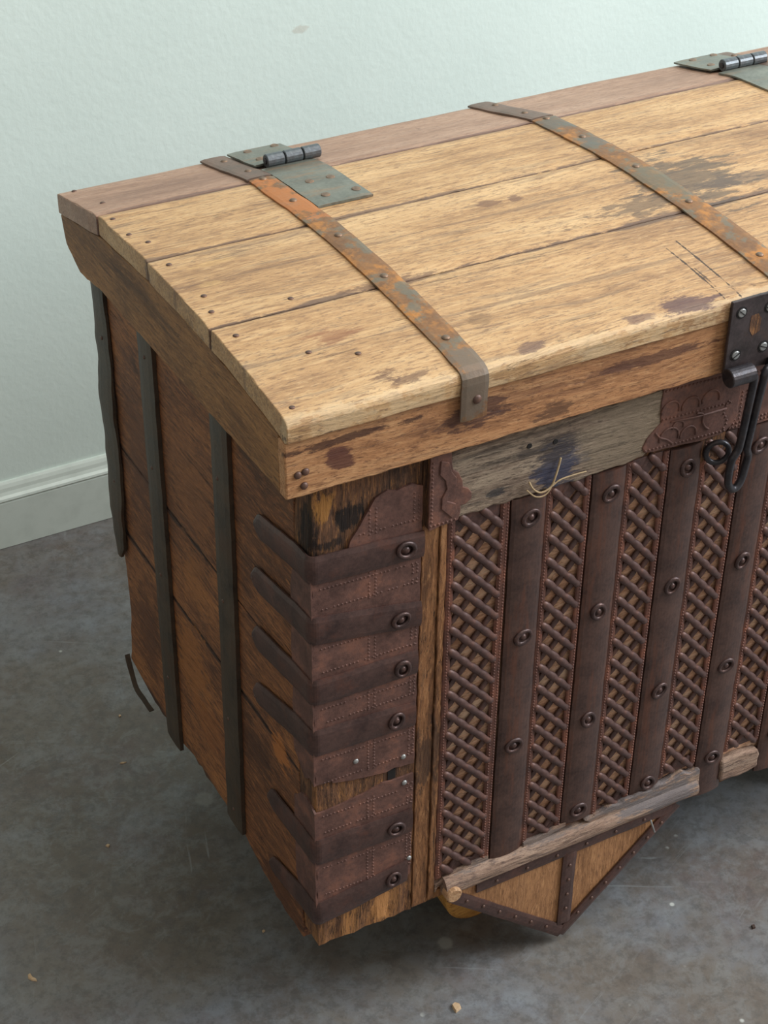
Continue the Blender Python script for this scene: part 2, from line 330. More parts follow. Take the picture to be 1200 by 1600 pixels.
def strap(path, side, width, thick=.003, dome=.0012, step=.006, wob=.0006, tip0=0, tip1=0, seed=0.0, nrm=None, ncross=6):
    """metal strip swept along a path; side = unit vector across; outward normal = tangent x side (or nrm)"""
    P = [Vector(p) for p in path]; side = Vector(side).normalized()
    pts = []; wd = []
    W = width if isinstance(width, (list, tuple)) else [width]*len(P)
    for i in range(len(P)-1):
        d = (P[i+1]-P[i]).length; k = max(1, round(d/step))
        for j in range(k):
            t = j/k; pts.append(P[i].lerp(P[i+1], t)); wd.append(W[i]*(1-t)+W[i+1]*t)
    pts.append(P[-1]); wd.append(W[-1])
    n = len(pts); tot = sum((pts[i+1]-pts[i]).length for i in range(n-1)); s = 0
    vs = []; ring = 2*(ncross+1)
    for i in range(n):
        if i: s += (pts[i]-pts[i-1]).length
        t = (pts[min(i+1, n-1)]-pts[max(i-1, 0)]).normalized()
        N = t.cross(side).normalized()
        if nrm is not None and N.dot(Vector(nrm)) < 0: N = -N
        w_ = wd[i]*.5
        if tip0 and s < tip0: w_ *= math.sqrt(max(.12, 1-(1-s/tip0)**2))
        if tip1 and tot-s < tip1: w_ *= math.sqrt(max(.12, 1-(1-(tot-s)/tip1)**2))
        wl = w_ + wob*nz(s*45+seed, 1.3, seed); wr = w_ + wob*nz(s*45+seed, 7.7, seed)
        lift = wob*.5*nz(s*20, seed, 3)
        for j in range(ncross+1):
            u = -1+2*j/ncross
            off = side*(u*(wl if u < 0 else wr))
            vs.append(pts[i]+off+N*(thick+lift+dome*(1-u*u) - (.0006 if abs(u) == 1 else 0)))
        for j in range(ncross, -1, -1):
            u = -1+2*j/ncross
            vs.append(pts[i]+side*(u*(wl if u < 0 else wr)))
    fs = []
    for i in range(n-1):
        for j in range(ring):
            a = i*ring+j; b = i*ring+(j+1) % ring
            fs.append((a, b, b+ring, a+ring))
    fs.append(tuple(range(ring))); fs.append(tuple(range(n*ring-1, (n-1)*ring-1, -1)))
    return mesh_from(vs, fs)
def tube(path, r, seg=10, closed=False):
    P = [Vector(p) for p in path]; n = len(P); vs = []; up = None
    R = r if isinstance(r, (list, tuple)) else [r]*n
    for i in range(n):
        t = ((P[(i+1) % n]-P[i-1]) if closed else (P[min(i+1, n-1)]-P[max(i-1, 0)])).normalized()
        if up is None:
            up = Vector((0, 0, 1)) if abs(t.z) < .9 else Vector((0, 1, 0))
        up = (up-t*up.dot(t)).normalized(); s = t.cross(up)
        for j in range(seg):
            a = 2*math.pi*j/seg; vs.append(P[i]+(up*math.cos(a)+s*math.sin(a))*R[i])
    fs = []
    for i in range(n if closed else n-1):
        for j in range(seg):
            a = i*seg+j; b = i*seg+(j+1) % seg; k = (i+1) % n
            fs.append((a, b, k*seg+(j+1) % seg, k*seg+j))
    if not closed: fs += [tuple(range(seg)), tuple(range(n*seg-1, (n-1)*seg-1, -1))]
    return mesh_from(vs, fs)
def smoothpath(P, k=5):
    P = [Vector(p) for p in P]; out = []
    for i in range(len(P)-1):
        p0 = P[max(i-1, 0)]; p1 = P[i]; p2 = P[i+1]; p3 = P[min(i+2, len(P)-1)]
        for j in range(k):
            t = j/k
            out.append(.5*((2*p1)+(p2-p0)*t+(2*p0-5*p1+4*p2-p3)*t*t+(3*p1-p0-3*p2+p3)*t**3))
    out.append(P[-1]); return out
def disc_mesh(profile, seg=20, axis='z', slot=False):
    """lathe: profile list of (r, h)"""
    vs = []; fs = []
    n = len(profile)
    for r, h in profile:
        for j in range(seg):
            a = 2*math.pi*j/seg
            vs.append({'z': (r*math.cos(a), r*math.sin(a), h), 'y': (r*math.cos(a), -h, r*math.sin(a)), 'x': (-h, r*math.cos(a), r*math.sin(a))}[axis])
    for i in range(n-1):
        for j in range(seg):
            a = i*seg+j; b = i*seg+(j+1) % seg; fs.append((a, b, b+seg, a+seg))
    fs.append(tuple(range(seg))); fs.append(tuple(range(n*seg-1, (n-1)*seg-1, -1)))
    return mesh_from(vs, fs)
def join_meshes(ms):
    bm = bmesh.new()
    for m in ms: bm.from_mesh(m)
    me = bpy.data.meshes.new('joined'); bm.to_mesh(me); bm.free()
    return me

# ---------------------------------------------------------------- the room
def struct(name, me, mat, **k):
    return link(name, me, mat, kind='structure', **k)
struct('floor', mesh_from([(-4, -4, FZ), (6, -4, FZ), (6, WY+.1, FZ), (-4, WY+.1, FZ), (-4, -4, FZ-.1), (6, -4, FZ-.1), (6, WY+.1, FZ-.1), (-4, WY+.1, FZ-.1)],
    [(0, 1, 2, 3), (4, 5, 6, 7), (0, 1, 5, 4), (1, 2, 6, 5), (2, 3, 7, 6), (3, 0, 4, 7)]), M['floor'])
struct('wall_back', mesh_from([(x, y, z) for x in (-4, 6) for y in (WY, WY+.1) for z in (FZ, 2.7)],
    [(0, 1, 3, 2), (4, 5, 7, 6), (0, 1, 5, 4), (2, 3, 7, 6), (0, 2, 6, 4), (1, 3, 7, 5)]), M['wall'])
prof_b = [(0, 0), (-.016, 0), (-.016, .082), (-.0150, .0845), (-.0175, .0875), (-.0165, .091), (-.012, .094), (-.0095, .099), (-.0085, .105), (-.006, .1105), (-.0035, .1137), (0, .1137)]
vs = [(x, WY+y, FZ+.0008+z) for x in (-4, 6) for (y, z) in prof_b]; n = len(prof_b)
bb = struct('baseboard_back', mesh_from(vs, [tuple(range(n)), tuple(range(2*n-1, n-1, -1))]+[(i, (i+1) % n, n+(i+1) % n, n+i) for i in range(n)]), M['base'])

# ---------------------------------------------------------------- the chest
chest = bpy.data.objects.new('wooden_chest', None); COL.objects.link(chest)
chest.location = (L/2, D/2, FZ); WP[chest.name] = Vector(chest.location)
chest['label'] = 'antique wooden storage chest with iron bands, pierced metal front and slightly domed hinged lid'
chest['category'] = 'chest'
def part(name, me, mat, parent=None, **k): return link(name, me, M[mat], parent or chest, **k)

# lid cross-section (y, z): gently domed
PROF = [(-.025, .7035), (.007, .7075), (.046, .7115), (.11, .7160), (.16, .7178), (.21, .7184), (.26, .7178), (.30, .7160), (.34, .7128), (.374, .7098), (.4235, .7062), (.46, .6985), (.50, .6890), (.55, .6790)]
def prof(y):
    if y <= PROF[0][0]: return PROF[0][1]
    for (a, b), (c, d) in zip(PROF, PROF[1:]):
        if y <= c: return b+(d-b)*(y-a)/(c-a)
    return PROF[-1][1]
XL, XR = -.034, L+.034
def lid_plank(y0, y1, thick, seed, nose=False, x0=XL, x1=XR, drop=0.0, tail=False):
    ny = 14; top = []; 
    for i in range(ny+1):
        t = i/ny; y = y0+(y1-y0)*t
        e = min(t, 1-t)*(y1-y0)
        z = prof(y)-drop - (.0014*(1-e/.003) if e < .003 else 0)
        if nose and t < .06: z = prof(y) - .0006
        top.append((y, z))
    if nose: top = [(y0-.0008, prof(y0)-.022), (y0-.001, prof(y0)-.007), (y0+.0005, prof(y0)-.0028), (y0+.003, prof(y0)-.0006)] + top[1:]
    bot = [(y, prof(y)-thick-drop) for y in [y1-(y1-y0)*i/6 for i in range(7)]]
    if nose: bot[-1] = (y0+.004, prof(y0)-.024)
    loop = top+bot; n = len(loop); nx = 90; vs = []; fs = []
    for k in range(nx+1):
        x = x0+(x1-x0)*k/nx
        for i, (y, z) in enumerate(loop):
            edge = (i == 0 or i == len(top)-1 or i >= len(top))
            dy = (.0007*nz(x*22, y*5, seed)) if not nose or i > 5 else .0012*nz(x*16, 2, seed)
            dz = .0005*nz(x*14, y*30, seed+3) + (.0010*nz(x*30, 3, seed) if (nose and i < 3) else 0)
            xx = x + (.0016*nz(y*60, z*60, seed+9) if k in (0, nx) else 0)
            vs.append((xx, y+dy, z+dz))
    for k in range(nx):
        for i in range(n):
            a = k*n+i; b = k*n+(i+1) % n; fs.append((a, b, b+n, a+n))
    fs += [tuple(range(n)), tuple(range((nx+1)*n-1, nx*n-1, -1))]
    return mesh_from(vs, fs)
GAP = .0009
lp_back = part('lid_plank', lid_plank(.4245+GAP, .55, .024, 1.0, x0=XL-.001), 'back', label='pinkish brown fixed back plank of the lid', bevel=.001)
lp1 = part('lid_plank', lid_plank(.285+GAP, .4235-GAP, .023, 2.0), 'lid', bevel=.001)
lp2 = part('lid_plank', lid_plank(.134+GAP, .285-GAP, .023, 4.0, x0=XL-.001), 'lid', bevel=.001)
lp3 = part('lid_plank', lid_plank(-.025, .134-GAP, .023, 6.0, nose=True), 'lid', bevel=.001)
part('lid_apron', box(XL, XR, -.0215, -.0075, .6195, .6795, jit=.0007, seed=2), 'apron', bevel=.0015)
# side boards of the lid, top edge under the planks
for (xa, xb, sd) in ((-.0335, -.0075, 1.0), (L+.0075, L+.0335, 5.0)):
    ys = [-.007, .03, .08, .14, .2, .26, .32, .38, .415]
    ol = [(-.007, .620)] + [(y, prof(y)-.0245) for y in ys] + [(.4235, prof(.4235)-.026), (.5485, prof(.5485)-.0255), (.547, .650), (.538, .622), (.50, .604), (.478, .606), (.44, .612)]
    part('lid_side_board', plate(ol, 'yz', xa, xb, jit=.0006, seed=sd), 'endgrain', bevel=.0012)
# carcass inside
part('carcass', box(.020, L-.020, .016, D-.02, .004, .612, jit=0), 'carcass')
part('back_panel', box(.02, L-.02, D-.018, D-.002, .0, .612, jit=.0004), 'side')

# left and right side planks
def side_planks(x0, x1, sd):
    bottom = [(.036, -.024), (.092, -.026), (.152, -.014), (.19, -.001), (.26, .001), (.346, -.002), (.388, -.009), (.472, -.011), (.5, -.004), (.547, .004)]
    rear = [(.541, .03), (.531, .09), (.533, .153), (.537, .217)]
    rag = [(y+.004*nz(i*3.3, sd, 1), z+.007*nz(i*2.1, sd, 4)) for i, (y, z) in enumerate([(.036+(.511)*q/44, 0) for q in range(45)])]
    def bz_(y):
        for (a, b), (c, d) in zip(bottom, bottom[1:]):
            if y <= c: return b+(d-b)*(y-a)/(c-a)
        return bottom[-1][1]
    bottom = [bottom[0]] + [(y, bz_(y)+z) for (y, z) in rag[1:-1]] + [bottom[-1]]
    o1 = bottom+rear+[(.537, .227), (.036, .2275)]
    part('side_plank', plate(o1, 'yz', x0, x1, jit=.0012, seed=sd), 'side', bevel=.001)
    o2 = [(.036, .2295), (.537, .229), (.536, .31), (.536, .3555), (.036, .3565)]
    part('side_plank', plate(o2, 'yz', x0, x1, jit=.0008, seed=sd+2), 'side', bevel=.001)
    o3 = [(.036, .3585), (.536, .3575), (.5355, .44), (.536, .605), (.036, .605)]
    part('side_plank', plate(o3, 'yz', x0, x1, jit=.0006, seed=sd+4), 'side', bevel=.001)
side_planks(.0, .019, 1.0); side_planks(L-.019, L, 9.0)

# corner posts with cracked faces
def corner_post(x0, x1, sd, flip=False):
    z0, z1 = -.004, .612
    nzs = 90; outer = [(x0, .035), (x0, .02), (x0, .006), (x0+.002, .001)] + [(x0+.002+(x1-x0-.002)*i/16, .0) for i in range(1, 17)] + [(x1, .035)]
    n = len(outer); vs = []; fs = []
    for k in range(nzs+1):
        z = z0+(z1-z0)*k/nzs
        rough = 1.0 if (z > .5 or z < .05) else .3
        for (x, y) in outer:
            c = abs(nz(x*150+sd, z*6, sd)); groove = .0022*max(0, 1-c/.09)*rough
            if y < .002: yy = y+groove+.0008*rough*(nz(x*90, z*14, sd)+.3); xx = x
            else: yy = y; xx = x + (groove if x < (x0+x1)/2 else 0)
            zz = z + (.004*nz(x*120, 1, sd) if k == 0 else 0)
            vs.append((xx, yy, zz))
    for k in range(nzs):
        for i in range(n):
            a = k*n+i; b = k*n+(i+1) % n; fs.append((a, b, b+n, a+n))
    fs += [tuple(range(n)), tuple(range((nzs+1)*n-1, nzs*n-1, -1))]
    me = mesh_from(vs, fs)
    if flip:
        for v in me.vertices: v.co.x = L-v.co.x
        me.flip_normals()
    return part('corner_post', me, 'post', label='rough split corner post, bare wood at top and bottom')
corner_post(0, .1175, 1.0); corner_post(0, .1175, 6.0, True)
for (a, b, c, d) in ((0, .035, .508, .535),):
    part('rear_post', box(.019, .05, .50, .534, -.004, .61, jit=.0008), 'side')

# split wood between torn plates: dark mortise hole
part('mortise_hole', box(.085, .094, -.0005, .004, .210, .226, jit=0), 'hole', label='small square dark hole beside the tear')

# corner plates (thin sheet over the post), one above and one below the tear
def mirror_x(me):
    for v in me.vertices: v.co.x = L-v.co.x
    me.flip_normals(); return me
def corner_plates(mir=False):
    f = mirror_x if mir else (lambda m: m)
    T = .0022
    part('corner_plate', f(plate([(.036, .525), (.040, .538), (.050, .552), (.066, .578), (.078, .584), (.089, .580), (.105, .583), (.1175, .577), (.1175, .50), (.036, .50)], 'xz', -T, .0006, jit=.0009, seg=.005)), 'plate')
    up = [(0.0, .512), (.1175, .512), (.1165, .40), (.1155, .2235), (.100, .224), (.092, .227), (.082, .2245), (.070, .2265), (.055, .2285), (.040, .2315), (.028, .2345), (.019, .2370), (.018, .2395), (0.0, .2415)]
    lo = [(0.0, .2015), (.02, .2005), (.045, .2035), (.060, .206), (.078, .2105), (.090, .2085), (.1155, .2085), (.114, .06), (.108, .048), (.060, .040), (0.0, .038)]
    me = join_meshes([plate(up, 'xz', -T, .0002, jit=.0006, seg=.005), plate([(-.0022, .512), (.034, .505), (.043, .47), (.041, .44), (.044, .40), (.042, .35), (.045, .289), (.044, .26), (.030, .246), (.018, .236), (.008, .2445), (-.0022, .2415)], 'yz', -T, .0002, jit=.0009, seg=.005)])
    part('corner_plate', f(me), 'plate')
    me = join_meshes([plate(lo, 'xz', -T, .0002, jit=.0006, seg=.005), plate([(-.0022, .2015), (.008, .2085), (.020, .2100), (.032, .204), (.046, .190), (.046, .083), (.040, .05), (-.0022, .038)], 'yz', -T, .0002, jit=.0009, seg=.005)])
    part('corner_plate', f(me), 'plate')
    # tiny repousse beads in rows
    bead = []
    def row(x0, z0, x1, z1, step=.0042, r=.0013):
        n = int(math.dist((x0, z0), (x1, z1))/step)
        for i in range(n+1):
            t = i/max(1, n); 
            if nz(i*.9, x0*50, z0*50) > .42: continue
            bead.append((x0+(x1-x0)*t, z0+(z1-z0)*t, r))
    bz = [(.534, .500), (.460, .427), (.383, .350), (.318, .282), (.2415, .2415), (.164, .125), (.066, .034)]
    segs = [(.575, .537), (.498, .462), (.425, .384), (.348, .318), (.280, .236), (.200, .165), (.124, .072)]
    for (zt, zb) in segs:
        for x in (.0605, .0675, .1085, .1135):
            if zt > .57 and x < .06: continue
            row(x, zt-.004, x, zb+.002)
        if zt < .57: row(.008, zt-.006, .112, zt-.010); 
        row(.050 if zt > .57 else .010, zb+.005, .112, zb+.003)
    part('beading', f(beads(bead, -T)), 'plate', kind='stuff')
def beads(lst, y0, h=.7):
    vs = []; fs = []
    for (x, z, r) in lst:
        b = len(vs)
        for j in range(6):
            a = math.pi*j/3; vs.append((x+r*math.cos(a), y0, z+r*math.sin(a)))
        for j in range(6):
            a = math.pi*j/3; vs.append((x+r*.6*math.cos(a), y0-r*h*.75, z+r*.6*math.sin(a)))
        vs.append((x, y0-r*h, z))
        for j in range(6):
            k = (j+1) % 6; fs += [(b+j, b+k, b+6+k, b+6+j), (b+6+j, b+6+k, b+12)]
    return mesh_from(vs, fs)
corner_plates(); corner_plates(True)

# ring rivet (shared mesh)
def ring_mesh():
    vs = []; fs = []; R_, r_ = .0086, .0026; A, B = 22, 8
    for i in range(A):
        a = 2*math.pi*i/A; k = 1+.10*math.sin(a*2+.6); rr = r_*(1+.15*math.sin(a+1))
        for j in range(B):
            b = 2*math.pi*j/B
            vs.append(((R_*k+rr*math.cos(b))*math.cos(a), -.0012-rr*math.sin(b)*.9, (R_*k+rr*math.cos(b))*math.sin(a)))
    for i in range(A):
        for j in range(B):
            fs.append((i*B+j, i*B+(j+1) % B, ((i+1) % A)*B+(j+1) % B, ((i+1) % A)*B+j))
    m1 = mesh_from(vs, fs); m2 = disc_mesh([(.0062, 0), (.0062, .0006), (.0036, .0010), (.0032, .0022), (.0016, .0030)], 14, 'y')
    return join_meshes([m1, m2])
RING = ring_mesh()
def rivet(x, z, y, parent, s=1.0):
    o = link('ring_rivet', RING, M['ring'], parent, (x, y, z), smooth=True)
    o.rotation_euler = (random.uniform(-.06, .06), random.uniform(0, 6.28), random.uniform(-.06, .06)); o.scale = (s, s, s)
    return o

# corner bands: (left tip y, left z, corner z, right z, right x, width left, width right, rivet)
BANDS = [(.117, .498, .5170, .5095, .119, .030, .033, (.098, .5110)),
         (.129, .425, .4445, .4240, .118, .031, .033, (.094, .4270)),
         (.132, .346, .3665, .3635, .1155, .033, .032, (.097, .3630)),
         (.136, .266, .3000, .2940, .1145, .031, .034, (.091, .2960)),
         (.108, .136, .1450, .1410, .1140, .031, .036, (.093, .1400)),
         (.110, .030, .0510, .0660, .1090, .026, .034, (.091, .0640))]
for i, (yl, zl, zc, zr, xr, wl, wr, rv) in enumerate(BANDS):
    for mir in (False, True):
        P = [(-.0024, yl, zl), (-.0024, .03, zc-(zc-zl)*.10)] + [(.0040-.0064*math.cos(a), .0040-.0064*math.sin(a), zc) for a in [math.pi/2*q/6 for q in range(7)]] + [(.04, -.0024, zc+(zr-zc)*.3), (xr, -.0024, zr)]
        me = strap(P, (0, 0, 1), [wl, wr*.98]+[wr]*8+[wr*.94], thick=.0022, dome=.0016, tip0=.012, seed=i*3.1, nrm=None, wob=.0009)
        if mir: me = mirror_x(me)
        b = part('corner_band', me, 'band', smooth=False)
        if mir: rivet(L-rv[0], rv[1], -.0062, b)
        else: rivet(rv[0], rv[1], -.0062, b, .93 if i else 1.0)

# round steel tacks near the tear
TACK = disc_mesh([(.0032, 0), (.0032, .0008), (.0022, .0018), (.0008, .0022)], 12, 'y')
for (x, z) in ((.046, .256), (.102, .238), (.104, .200), (.112, .083)):
    link('tack', TACK, M['silver'], chest, (x, -.0022, z), smooth=True)

# left side straps
def side_strap(x, s, y0, y1, top, pts_bottom, sd, name='side_strap', lab=None):
    P = [(x, (y0+y1)/2, top)] + pts_bottom
    return part(name, strap(P, (0, 1, 0), [abs(y1-y0)]*len(P), thick=.0055, dome=.0004, seed=sd, nrm=(s, 0, 0), wob=.0012, ncross=4), 'olive', label=lab)
for (x, s) in ((-.0003, -1), (L+.0003, 1)):
    side_strap(x, s, .371, .412, .606, [(x, .392, .4), (x, .391, .3), (x, .393, .2), (x, .393, .08), (x, .394, -.016)], 2.0)
    side_strap(x, s, .176, .218, .606, [(x, .198, .4), (x, .200, .3), (x, .203, .2), (x, .205, .08), (x, .207, .004)], 5.0)
    P = [(x, .534, .585), (x-s*-.001, .533, .5), (x+s*.003, .532, .40), (x+s*.001, .532, .32), (x+s*.004, .530, .25), (x+s*.002, .532, .205), (x+s*.004, .531, .187)]
    part('side_strap', strap(P, (0, 1, 0), [.034, .042, .045, .044, .038, .028, .010], thick=.004, dome=.0004, seed=8, nrm=(s, 0, 0), wob=.0035, ncross=4), 'olive', label='bent and wavy rear side strap, broken off at its lower end')
part('bent_strip', strap(smoothpath([(-.004, .549, .012), (-.006, .533, -.005), (-.008, .512, -.017), (-.006, .492, -.022), (-.004, .472, -.026)]), (1, 0, 0), .0065, thick=.002, dome=0, nrm=(0, 0, -1)), 'olive', label='thin bent iron strip hanging off the rear bottom edge')
NAIL = disc_mesh([(.0024, 0), (.0024, .0006), (.0014, .0014), (.0005, .0017)], 10, 'x')
for (y, z) in ((.392, .545), (.394, .40), (.392, .25), (.394, .09), (.203, .50), (.205, .34), (.207, .17), (.206, .03), (.125, .425), (.128, .346), (.131, .262), (.104, .135), (.528, .50), (.528, .41), (.530, .30), (.52, .22)):
    link('nail', NAIL, M['nail'], chest, (-.0058 if y > .15 else -.0050, y, z), smooth=True)

# ------------------------------------------------ front: stiles, backing, pierced panels, flat straps
part('stile', box(.1185, .1375, -.0012, .02, -.001, .528, jit=.0006, seed=3), 'stile', bevel=.001)
part('stile', box(.1382, .1455, -.0030, .02, .004, .528, jit=.0008, seed=4), 'stile', bevel=.0008, label='narrow wooden strip beside the stile')
part('stile', box(L-.1375, L-.1185, -.0012, .02, -.001, .528, jit=.0006, seed=3), 'stile', bevel=.001)
part('front_backing', box(.1465, L-.1385, .0030, .0155, .006, .528, jit=0), 'backing')
part('top_rail', box(.1185, L-.1185, .0, .0155, .5285, .612, jit=.0004), 'post')

PITCH = .0955; ZT, ZB = .529, .034
# web: slanted leaf-shaped slats under raised twisted diagonal bars
def leaf(cx, cz, ln, wd, ang):
    """small lens-shaped tongue, tilted out of the plane"""
    n = 7; vs = []; fs = []
    ca, sa = math.cos(ang), math.sin(ang)
    for i in range(n):
        t = -1+2*i/(n-1); wv = wd*.5*math.sqrt(max(.06, 1-t*t*.92))
        bow = .0012*(1-t*t)
        for (u, dy) in ((-1, -.0002), (0, -.0016-bow), (1, -.0010)):
            px, pz = t*ln*.5, u*wv
            vs.append((cx+ca*px+sa*pz*1, dy, cz+sa*px-ca*pz))
        vs.append((cx+ca*t*ln*.5+sa*wv*.8, .0004, cz+sa*t*ln*.5-ca*wv)); vs.append((cx+ca*t*ln*.5-sa*wv*.8, .0012, cz+sa*t*ln*.5+ca*wv))
    for i in range(n-1):
        a = i*5
        for (p, q) in ((0, 1), (1, 2), (2, 3), (3, 4), (4, 0)):
            fs.append((a+p, a+q, a+5+q, a+5+p))
    fs += [(0, 1, 2, 3, 4), tuple(range((n-1)*5+4, (n-1)*5-1, -1))]
    return vs, fs
def bar_mesh(wx, slope):
    """raised rope-like bar from upper left to lower right, width wx"""
    n = 22; P = []; R = []
    for i in range(n+1):
        t = i/n; x = t*wx
        P.append(Vector((x, -.0022-.0010*math.sin(math.pi*min(1, max(0, t)))+ (.0028 if i in (0, n) else 0), -slope*x)))
        ph = (t*wx/.0125) % 1.0
        R.append(.0046*(.68+.38*math.sin(math.pi*ph)**.6))
    m = tube(P, R, 7)
    for v in m.vertices:
        v.co.y = -.0022+(v.co.y+.0022)*.75
    return m
def panel(k, xi0, xi1, x0, x1):
    pp = bpy.data.objects.new('pierced_panel', None); COL.objects.link(pp)
    WP[pp.name] = Vector((xi0, 0, ZB)); pp.parent = chest; pp.location = WP[pp.name]-WP[chest.name]
    wx = xi1-xi0; slope = 1.13; dz = .0285
    zb = ZB if k not in (3, 4) else ZB+.02
    bm_ = bar_mesh(wx+.002, slope)
    # diagonal bars
    z = ZT+slope*wx*.55; i = 0
    sp_dx = .0125/ (1.0)
    lv = []; lf = []
    while z > zb+.004:
        zz = z+.0012*nz(i*3.1, k*2.2, 1)
        lo = zz-slope*wx
        if zz < ZT+.004 and lo > zb-.004:
            o = link('lattice_bar', bm_, M['lattice'], pp, (xi0-.001, 0, zz), smooth=True)
        else:
            # clipped bar of its own length
            xa = 0 if zz <= ZT else (zz-ZT)/slope; xb = wx if lo >= zb else (zz-zb)/slope
            if xb-xa > .008:
                link('lattice_bar', bar_mesh(xb-xa, slope), M['lattice'], pp, (xi0+xa, 0, zz-slope*xa), smooth=True)
        # leaves in the gap below this bar, in line with the slanted web
        j = 0
        x = ((i*.37+k*.2) % 1)*.003 + .002
        while x < wx:
            cz = zz-slope*x-dz*.5-.001; 
            ln = .0225 if .006 < x < wx-.005 else .017
            if zb+.008 < cz < ZT-.004:
                v, f = leaf(xi0+min(max(x, .005), wx-.004), cz+random.uniform(-.0006, .0006), ln, .0066, math.radians(50))
                b = len(lv); lv += v; lf += [tuple(b+q for q in ff) for ff in f]
            x += .0138
        z -= dz; i += 1
    link('lattice_web', mesh_from([(v[0], v[1], v[2]) for v in lv], lf), M['lattice'], pp, (0, 0, 0), smooth=True)
    # border strips with beading
    for (a, b, sd) in ((x0, xi0+.0015, 1), (xi1-.0015, x1, 2)):
        P = [((a+b)/2, -.0012, ZT), ((a+b)/2, -.0012, .3), ((a+b)/2, -.0012, zb-.002)]
        link('border_strip', strap(P, (1, 0, 0), b-a, thick=.0014, dome=.0008, nrm=(0, -1, 0), wob=.0005, seed=k+sd), M['border'], pp, (0, 0, 0))
    bl = []
    for xc in ((x0+xi0)/2+.0002, x1-.0024, xi1+.0012 if x1-xi1 > .008 else None):
        if xc is None: continue
        zz = ZT-.003
        while zz > zb:
            bl.append((xc, zz, .00125)); zz -= .0040
    link('beading', beads(bl, -.0034, .8), M['border'], pp, (0, 0, 0), kind='stuff')
    # solid end pieces with a leafy outline
    link('end_plate', plate([(xi0-.001, ZT), (xi1+.001, ZT), (xi1+.001, ZT-.012), (xi1-.006, ZT-.020), (xi1-.012, ZT-.014), (xi0+wx*.5, ZT-.024), (xi0+.014, ZT-.015), (xi0+.007, ZT-.022), (xi0-.001, ZT-.012)], 'xz', -.0012, .001, jit=.0004, seg=.003), M['lattice'], pp, (0, 0, 0), bevel=.0006)
    link('end_plate', plate([(xi0-.001, zb-.002), (xi1+.001, zb-.002), (xi1+.001, zb+.012), (xi1-.005, zb+.015), (xi1-.012, zb+.008), (xi0+wx*.5, zb+.014), (xi0+.012, zb+.007), (xi0-.001, zb+.012)], 'xz', -.0012, .001, jit=.0004, seg=.003), M['lattice'], pp, (0, 0, 0), bevel=.0006)
PAN = []
for k in range(8):
    if k == 0: a = (.1535, .2075, .1462, .2165)
    elif k < 7:
        xa = .2660+PITCH*(k-1); a = (xa, xa+.0405, xa-.0075, xa+.0465)
    else: a = (L-.2075, L-.1535, L-.2165, L-.1400)
    PAN.append(a); panel(k, *a)
for k in range(7):
    x0 = .2180+PITCH*k; x1 = x0+.0400
    if k == 6: x0 += .0; x1 = min(x1, L-.2175)
    xc = (x0+x1)/2; zb = {0: .028, 1: .040, 2: .044, 3: -.002, 4: -.002, 5: .03, 6: .03}[k]
    fs_ = part('flat_strap', strap([(xc, -.0006, .5285), (xc+.0005, -.0006, .3), (xc+.0005, -.0006, zb)], (1, 0, 0), [x1-x0, x1-x0, x1-x0+.001], thick=.0034, dome=.0026, step=.01, wob=.0007, nrm=(0, -1, 0), seed=k*2.3, ncross=10), 'flat', smooth=False)
    for zz in (.5020, .3490, .1980, .0570):
        if k == 0 and zz < .1: continue
        rivet(xc+random.uniform(-.0015, .0015)+.0012, zz+random.uniform(-.002, .002), -.0058, fs_, .98)

# weathered board across the top and embossed plates
board = [(.1400, .5290), (.170, .5295), (.25, .5300), (.30, .5295), (.372, .533), (.386, .5470), (.3905, .566), (.392, .608), (.1450, .608), (.1430, .592), (.142, .57)]
wb = part('weathered_board', plate(board, 'xz', -.0062, .0, jit=.0014, seed=3), 'grey', bevel=.0025, label='worn grey-brown board with a blue paint stain')
for (x, z, r) in ((.232, .589, .0030), (.262, .585, .0030)):
    link('knot_hole', disc_mesh([(r, 0), (r*.9, .0006)], 12, 'y'), M['hole'], wb, (x, -.0062, z))
part('twine', tube(smoothpath([(.232, -.0100, .549), (.236, -.0110, .541), (.243, -.0115, .5345), (.250, -.0115, .5335), (.258, -.0110, .537), (.262, -.0105, .546), (.2655, -.0095, .556), (.268, -.0088, .566)]), .0011, 6), 'twine', smooth=True, label='frayed pale twine stuck to the board')
part('twine', tube(smoothpath([(.258, -.0110, .536), (.268, -.0105, .541), (.285, -.0095, .541), (.300, -.0088, .540)]), .0008, 6), 'twine', smooth=True)
part('twine', tube(smoothpath([(.230, -.0095, .540), (.240, -.0110, .530), (.252, -.0110, .529), (.262, -.0095, .540)]), .0009, 6), 'twine', smooth=True)
PL = [(.1205, .610), (.1440, .610), (.1450, .596), (.1470, .589), (.153, .584), (.1570, .574), (.158, .566), (.1640, .562), (.1680, .556), (.1680, .549), (.1620, .5445), (.1560, .545), (.1560, .537), (.1540, .529), (.1215, .5265)]
p_ = part('embossed_plate', plate(PL, 'xz', -.0084, -.0060, jit=.0006, seg=.004), 'plate', bevel=.0008)
part('packing_strip', box(.1215, .1400, -.0060, .0, .5275, .609, jit=.0003), 'post')
PL2 = [(.132, .604), (.141, .600), (.1445, .588), (.150, .580), (.150, .570), (.142, .566), (.140, .556), (.150, .550), (.152, .540), (.146, .534), (.141, .540), (.134, .548), (.134, .560), (.139, .570), (.137, .580), (.131, .588)]
link('emboss', plate(PL2, 'xz', -.0098, -.0082, jit=.0003, seg=.004), M['plate'], p_, (0, 0, 0), bevel=.0008)
link('beading', beads([(.123+.0045*i, .531, .0016) for i in range(7)]+[(.124, .536+.0045*i, .0015) for i in range(16)], -.0083, .9), M['plate'], p_, (0, 0, 0), kind='stuff')

